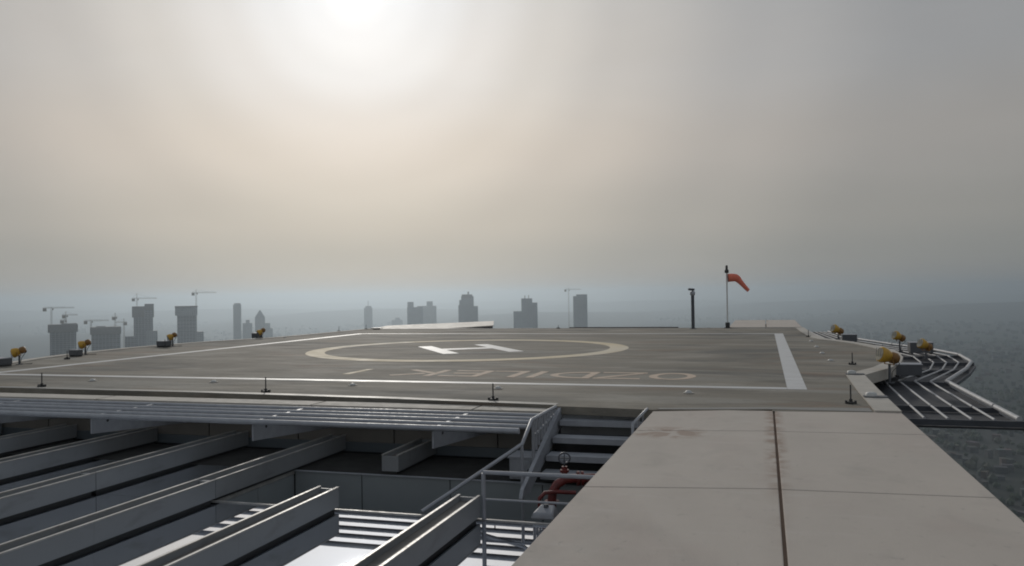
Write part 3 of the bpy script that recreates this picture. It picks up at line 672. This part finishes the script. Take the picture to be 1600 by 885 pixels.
def side_rails(name, pts, outer_pts, label):
    r = thing(name, (pts[0][0], pts[0][1], -.25), label, 'railing', 'ledge rails that ring the pad')
    def lerp(t, z): return [(a[0]+(b[0]-a[0])*t, a[1]+(b[1]-a[1])*t, z) for a, b in zip(pts, outer_pts)]
    for k, t in enumerate((.29, .47, .65, .82, 1.0)):
        P = [Vector(p) for p in lerp(t, -.31 + (.02 if k == 4 else 0))]
        rr = .020 if k < 4 else .043
        # rails come in straight lengths with small gaps at the brackets
        mid = P[0].lerp(P[1], .27)
        for a, b in [(P[0], mid)] + [(mid if i == 0 else P[i], P[i+1]) for i in range(len(P)-1)]:
            d_ = (b-a).normalized(); g_ = .035
            m = MB(); m.tube([a+d_*g_, b-d_*g_], rr, 8); m.build('rail' if k < 4 else 'outer_rail', 'rail_grey', r)
    A3, B3 = lerp(.02, -.36), lerp(1.03, -.36)
    full_ = [(A3[0], B3[0]), (Vector(A3[0]).lerp(Vector(A3[1]), .27), Vector(B3[0]).lerp(Vector(B3[1]), .27))] + list(zip(A3[1:], B3[1:]))
    for a, b in full_:
        m = MB(); m.bar(a, b, .05, .09); m.build('bracket', 'rail_dark', r)
    A = [(p[0],p[1]) for p in lerp(.01, 0)]; B = [(p[0],p[1]) for p in lerp(1.03, 0)]; B2 = [(p[0],p[1]) for p in lerp(1.06, 0)]
    m = MB(); m.ribbon(A, B, -.45, -.42); m.build('gutter_pan', 'pan', r)
    m = MB(); m.ribbon(B, B2, -.47, -.40); m.build('fascia', 'rail_dark', r)
side_rails('ledge_rail', inner_path, outer_path, 'cranked grey ledge rails hanging outside the right edge of the pad')
mir = lambda L: [(2*CX-x-.15, y) for x, y in L]
side_rails('ledge_rail', mir(inner_path), mir(outer_path), 'cranked grey ledge rails outside the left edge of the pad')

# near rails under the front edge of the pad
nr_ = thing('ledge_rail', (-9, 11.2, -.07), 'straight steel ledge rails projecting from the near edge of the pad', 'railing', 'ledge rails that ring the pad')
def nline(Y, z, r_, nm='rail'):
    m = MB(); m.tube([(-20.2, Y+.12, z), (-14, Y+.12, z), (-6, Y-.03, z), (-3.2, Y-.14, z)] if False else [(-20.2, Y, z), (-3.07, Y, z)], r_, 8); m.build(nm, 'steel', nr_)
for Y, z, r_ in ((11.78,-.09,.035),(11.42,-.09,.035),(11.06,-.08,.035),(10.70,-.08,.035)): nline(Y, z, r_)
nline(10.32, -.075, .040, 'outer_rail')
for k, x in enumerate((-18.6,-15.7,-12.85,-9.98,-7.1,-4.3)):
    m = MB(); m.bar((x, 12.55, -.10), (x, 10.36, -.10), .05, .04); m.add([(x-.012,12.56,-.13),(x+.012,12.56,-.13),(x+.012,12.56,-.52),(x-.012,12.56,-.52),(x-.012,10.38,-.13),(x+.012,10.38,-.13),(x+.012,10.38,-.36),(x-.012,10.38,-.36)],
        [(0,1,2,3),(4,5,6,7),(0,4,5,1),(3,2,6,7),(0,3,7,4),(1,5,6,2)])
    br = m.build('bracket', 'steel', nr_)
    for q in range(5):
        m = MB(); m.tube([(x-.02, 12.3-q*.4, -.2), (x+.02, 12.3-q*.4, -.2)], .022, 8); m.build('bolt', 'black', br)
m = MB(); 
for a, b in ((-20.2,-15.75),(-15.7,-11.4),(-11.36,-7.1),(-7.06,-4.32),(-4.28,-3.12)): m.box(a, b, 11.95, 12.42, -.13, -.05)
m.build('edge_coping', 'curb', pad)

# ============================================================ ROOF FINS (raised double lip trays)
def fin(x, segs, label):
    r = thing('roof_fin', (x, segs[0][0], FZ), label, 'roof fin', 'grey double lip fins on the glass roof')
    w = .12
    for (a, b) in segs:
        m = MB()
        for sg in (-1, 1): m.box(x+sg*w-.012, x+sg*w+.012, a+.006, b-.006, FZ+.045, FZ+.272)
        m.box(x-w+.012, x+w-.012, b-.03, b-.007, FZ+.045, FZ+.262); m.box(x-w+.012, x+w-.012, a+.007, a+.03, FZ+.045, FZ+.262)
        pn = m.build('side_panel', 'fin', r)
        m = MB()
        for sg in (-1, 1): m.box(x+sg*w-.016, x+sg*w+.016, a+.006, b-.006, FZ+.273, FZ+.287)
        m.build('lip', 'fin_lip', pn)
        m = MB(); m.box(x-w+.03, x+w-.03, a+.04, b-.04, FZ+.001, FZ+.15); m.build('shadow_gap_strip', 'black', pn)  # black strip standing in for the shadow gap under the fin
        m = MB(); m.box(x-w+.013, x+w-.013, a+.031, b-.031, FZ+.20, FZ+.215); m.build('tray', 'fin_in', pn)
    return r
fl = [-6, -1.6, 2.0, 5.55, 9.07, 12.52]
full = list(zip(fl, fl[1:])); near = list(zip(fl[:-1], fl[1:-1]))
fin(-19.7, full, 'roof fin seventh from the glass bay, at the far left edge'); fin(-17.9, full, 'roof fin sixth from the glass bay, far left under the rails')
fin(-16.1, full, 'roof fin fifth from the glass bay, mostly hidden at the left'); fin(-14.3, full, 'roof fin fourth from the glass bay, far left')
fin(-12.5, full, 'roof fin third from the glass bay, dim at the upper left')
fin(-10.68, full, 'second long roof fin from the bright glass, uninterrupted to the wall') if False else fin(-10.68, full, 'long roof fin ending behind the second ledge bracket, upper left')
fin(-8.78, full, 'long roof fin in the middle of the left group with one clear panel seam')
fin(-6.89, full, 'longest roof fin bordering the mirrored glass bay on its left')
fin(-5.13, near, 'near roof fin with open end between two patches of bright glass'); fin(-3.31, near, 'near roof fin with open end beside the low handrail')
fin(-5.26, [(11.06, 12.52)], 'short roof fin stub under the rail bracket, against the back wall')

# ============================================================ STAIR, HANDRAIL, PIPEWORK
st = thing('steel_stair', (-2.3, 11, FZ), 'grey steel stair with broad treads dropping from the pad to the glass roof', 'stair')
for k, (Y, z) in enumerate(((11.98,-.18),(11.54,-.36),(11.15,-.54),(10.82,-.72))):
    m = MB(); m.box(-2.93, -1.62, Y, Y+.30, z-.035, z); t = m.build('tread', 'steel', st)
    m = MB(); m.box(-2.93, -1.62, Y-.014, Y, z-.075, z+.003); m.build('nosing', 'steel', t)
m = MB(); m.box(-2.98,-1.6,12.24,12.5,-.42,-.135); m.build('head_plate', 'fin', st)
for x in (-2.985, -1.60):
    m = MB(); w = .024
    A = [(12.25,-.0 if x<-2 else -.06),(12.25,-.28),(10.42,FZ+.02),(10.05,FZ+.02),(10.12,FZ+.12)]
    m.add([(x-w,y,z) for y,z in A]+[(x+w,y,z) for y,z in A], [(4,3,2,1,0),(5,6,7,8,9)]+[(i,(i+1)%5,5+(i+1)%5,5+i) for i in range(5)])
    m.build('stringer', 'steel', st)
# inclined guard panel strips beside the stair
m = MB()
for dz in (0,): 
    m.bar((-3.0,12.1,-.07),(-3.0,10.2,-.80),.03,.07)
m.build('guard_strip', 'steel', st)

hr = thing('handrail', (-3.05, 9, FZ), 'cranked grey steel handrail running from the pad edge down beside the stair', 'handrail')
P = [(-3.03,12.12,0.0),(-3.03,10.78,0.0),(-3.03,10.32,-.24),(-3.94,9.14,-.87)]
m = MB(); m.tube(P, .025, 10); m.build('top_rail', 'steel', hr)
for (y, zt, rr, zb) in ((12.05,0,.02,-.12),(11.45,0,.022,-.42),(10.85,0,.022,-.62),(10.3,-.24,.022,-2.0)):
    m = MB(); m.tube([(-3.03,y,zb),(-3.03,y,zt)], rr, 8); m.build('post', 'steel', hr)
m = MB(); m.tube([(-3.03,10.95,-.22),(-3.03,12.05,-.10)], .014, 8); m.build('mid_rail', 'steel', hr)
for y in (11.0,11.15,11.3,11.6,11.75,11.9):
    m = MB(); m.tube([(-3.03,y,-.14-(12-y)*.3),(-3.03,y,-.012)], .019, 6); m.build('baluster', 'steel', hr)
hc = thing('handrail', (-2.3, 9.09, FZ), 'low straight handrail crossing in front of the stair foot', 'handrail')
m = MB(); m.tube([(-3.14,9.08,-.352),(-1.58,9.12,-.352)], .024, 10); m.build('top_rail', 'steel', hc)
m = MB(); m.tube([(-3.14,9.08,-.66),(-1.58,9.12,-.66)], .013, 8); m.build('mid_rail', 'steel', hc)
m = MB(); m.tube([(-3.14,9.08,FZ+.012),(-3.14,9.08,-.36)], .026, 10); m.build('post', 'steel', hc)
h2 = thing('handrail', (-1.62, 11, FZ), 'short pale handrail at the right side of the stair head', 'handrail')
m = MB(); m.tube([(-1.66,12.15,.0),(-1.66,10.75,.0),(-1.66,10.72,-.4)], .02, 8); m.build('top_rail', 'steel', h2)
for y in (12.1,11.7,11.25): 
    m = MB(); m.tube([(-1.66,y,-.5),(-1.66,y,-.01)], .014, 8); m.build('post', 'steel', h2)

cb = thing('cabinet', (-3.27, 11.2, FZ), 'pale grey metal cabinet standing at the foot of the wall left of the stair', 'cabinet')
m = MB(); m.box(-3.44,-3.10,11.06,11.5,FZ+.03,-.58); m.build('body', 'steel', cb, bevel=.008)
m = MB(); m.box(-3.41,-3.13,11.045,11.058,FZ+.06,-.61); dr = m.build('door', 'steel', cb)
m = MB(); m.box(-3.17,-3.15,11.03,11.044,-.78,-.72); m.build('handle', 'black', dr)
m = MB(); m.box(-3.46,-3.08,11.05,11.52,-.58,-.56); m.build('top_cap', 'steel', cb)

rp = thing('red_pipe', (-2.33, 9.8, FZ), 'red fire main elbow with a grey hand wheel valve at the stair foot', 'pipe')
zc = -.46
arc = [(-2.50,9.75,FZ+.02),(-2.50,9.75,-.79),(-2.49,9.77,-.69),(-2.44,9.80,-.61),(-2.36,9.84,-.56),(-2.26,9.88,-.55),(-2.05,9.95,-.55),(-1.62,10.05,-.55)]
m = MB(); m.tube(arc, .055, 14); m.build('elbow', 'red', rp)
for a, b in (((-2.50,9.75,-.83),(-2.50,9.75,-.80)), ((-2.22,9.89,-.55),(-2.19,9.9,-.55)), ((-2.17,9.905,-.55),(-2.14,9.915,-.55))):
    m = MB(); m.tube([a, b], .088, 16); m.build('flange', 'red', rp)
m = MB(); m.tube([(-2.36,9.84,-.53),(-2.36,9.84,-.40)], .035, 12); m.tube([(-2.36,9.84,-.47),(-2.36,9.84,-.44)], .055, 12); v_ = m.build('valve_body', 'red', rp)
m = MB(); m.tube([(-2.36,9.84,-.40),(-2.36,9.84,-.32)], .012, 8)
n = 20; m.tube([(-2.36+.07*math.cos(2*PI*k/n), 9.84+.02*math.sin(2*PI*k/n), -.30+.06*math.sin(2*PI*k/n)) for k in range(n)], .011, 6, closed=True)
m.bar((-2.43,9.84,-.30),(-2.29,9.84,-.30),.012,.012); m.bar((-2.36,9.83,-.36),(-2.36,9.85,-.24),.012,.012)
m.build('hand_wheel', 'rail_dark', v_)
m = MB(); m.tube([(-2.62,9.62,FZ+.02),(-2.62,9.62,-.75),(-2.56,9.66,-.69),(-2.42,9.7,-.68),(-2.2,9.75,-.69)], .024, 10); m.build('branch_pipe', 'red', rp)
ws = thing('small_tank', (-2.5, 9.35, FZ), 'small pale grey tank with sloped top in front of the red pipe', 'tank')
m = MB(); m.add([(-2.62,9.2,FZ+.01),(-2.33,9.2,FZ+.01),(-2.33,9.5,FZ+.01),(-2.62,9.5,FZ+.01),(-2.60,9.22,FZ+.08),(-2.35,9.22,FZ+.08),(-2.38,9.42,FZ+.14),(-2.54,9.42,FZ+.14)],
    [(0,3,2,1),(4,5,6,7),(0,1,5,4),(1,2,6,5),(2,3,7,6),(3,0,4,7)]); m.build('body', 'steel', ws, bevel=.02)
m = MB(); m.tube([(-2.47,9.36,FZ+.12),(-2.47,9.36,FZ+.155)], .03, 10); m.build('cap', 'box', ws)

# ============================================================ FAR EDGE OBJECTS
cmn = thing('camera_mast', (-3.13, 38.6, 0), 'dark steel mast with a small camera head at the far edge left of the windsock', 'mast')
m = MB(); m.tube([(-3.13,38.6,.02),(-3.13,38.6,1.52)], .075, 14); m.build('pole', 'rail_dark', cmn)
m = MB(); m.box(-3.28,-2.98,38.45,38.75,0,.02); m.build('base_plate', 'rail_dark', cmn)
m = MB(); m.tube([(-3.13,38.6,1.52),(-3.13,38.6,1.56),(-3.13,38.6,1.68),(-3.13,38.6,1.72)], [.09,.115,.115,.05], 14); m.build('collar', 'steel', cmn)
m = MB(); m.bar((-3.27,38.5,1.80),(-3.06,38.6,1.78),.12,.10); hd = m.build('camera_head', 'rail_dark', cmn)
m = MB(); m.tube([(-3.275,38.49,1.80),(-3.31,38.48,1.80)], .045, 10); m.build('lens_hood', 'black', hd)
m = MB(); m.tube([(-3.13,38.6,1.70),(-3.13,38.6,1.77)], .03, 8); m.build('bracket', 'steel', cmn)

wx, wy = -1.63, 39.2
wsk = thing('windsock', (wx, wy, 0), 'orange windsock drooping to the right from a slim pale pole', 'windsock')
m = MB(); m.tube([(wx,wy,.26),(wx,wy,2.58)], .034, 10); m.build('pole', 'pole', wsk)
m = MB(); m.box(wx-.15,wx+.15,wy-.15,wy+.15,0,.03); m.tube([(wx,wy,.03),(wx,wy,.26)], .10, 14); m.build('base', 'black', wsk)
m = MB(); m.tube([(wx,wy,2.52),(wx,wy,2.54),(wx,wy,2.66),(wx,wy,2.68)], [.06,.095,.095,.05], 14); m.tube([(wx,wy,2.68),(wx,wy,2.86),(wx,wy,2.88)], [.055,.055,.02], 12); m.build('obstruction_lamp', 'black', wsk)
ca, sa = math.cos(.25), math.sin(.25)
def Wp(u, z): return (wx+u*ca, wy+u*sa*.6, z)
m = MB(); n = 20
m.tube([Wp(.20+.0, 2.30)]*0 or [Wp(.03,2.30),Wp(.06,2.30)], .005, 6)
n=18; m.tube([(Wp(.06,2.30+.19*math.sin(2*PI*k/n))[0], Wp(.06,0)[1]+.19*math.cos(2*PI*k/n), 2.30+.19*math.sin(2*PI*k/n)) for k in range(n)], .01, 6, closed=True); m.build('hoop', 'black', wsk)
m = MB(); pts = [(.06,2.30),(.22,2.31),(.40,2.30),(.50,2.24),(.60,2.12),(.75,1.95),(.90,1.78),(.98,1.70)]; rs = [.19,.185,.175,.155,.12,.10,.088,.08]
m.tube([Wp(*p) for p in pts], rs, 18, cap=False); m.build('sock', 'windsock', wsk)

wd = thing('wedge_plate', (-16, 42, 0), 'long pale sloping plate rising to the right at the far edge of the pad', 'roof plate')
T = [(-19.6,39.6,.012),(-16.0,39.6,-.02),(-13.05,39.6,.15),(-14.2,43.2,.25),(-17.6,43.2,.12),(-20.6,43.2,.012)]
m = MB(); n = len(T); m.add([(x,y,z-.05) for x,y,z in T]+T, [(0,5,4,1),(1,4,3,2),(6,7,10,11),(7,8,9,10)]+[(i,(i+1)%n,n+(i+1)%n,n+i) for i in range(n)]); m.build('top_plate', 'pale_plate', wd)
m = MB(); m.add([(-16.4,39.66,-.15),(-13.1,39.66,-.15),(-13.1,39.66,.096),(-16.0,39.66,-.075),(-17.5,43.1,-.15),(-14.3,43.1,-.15),(-14.3,43.1,.196),(-17.5,43.1,.06)],
      [(0,1,2,3),(4,7,6,5),(0,4,5,1),(3,2,6,7),(0,3,7,4),(1,5,6,2)]); m.build('dark_riser', 'rail_dark', wd)
fr = thing('far_guard', (-6.5, 39.6, 0), 'low dark guard rail just above the middle of the far edge', 'railing')
m = MB(); m.box(-9.15,-3.9,39.62,39.70,.0,.045); m.build('rail', 'black', fr)
for k in range(8):
    x = -9.1+k*.74; m = MB(); m.box(x-.02,x+.02,39.71,39.75,-.3,.03); m.build('post', 'black', fr)
fb = thing('vent_hood', (-19.0, 38.6, 0), 'tiny dark vent hood at the far left end of the wedge plate', 'vent')
m = MB(); m.box(-19.15,-18.85,38.5,38.7,0,.05); m.build('body', 'black', fb); m = MB(); m.box(-19.25,-18.75,38.42,38.78,.05,.085); m.build('hood', 'rail_dark', fb)

# ============================================================ HAZE
hz = bpy.data.materials.new('city_haze'); hz.use_nodes = True; ht = hz.node_tree; ht.nodes.clear()
ho = ht.nodes.new('ShaderNodeOutputMaterial'); pv = ht.nodes.new('ShaderNodeVolumePrincipled')
pv.inputs['Color'].default_value = (.53, .61, .68, 1); pv.inputs['Density'].default_value = .00020; pv.inputs['Anisotropy'].default_value = .68
ht.links.new(pv.outputs[0], ho.inputs['Volume']); hz.cycles.homogeneous_volume = True
M['haze'] = hz
m = MB(); m.box(-25000, 25000, -25000, 25000, GZ-3, 70)
m.build('haze', 'haze', kind='stuff', label='pale bluish haze lying over the city', category='haze')

for o in S.objects:
    if '_o' in o: del o['_o']
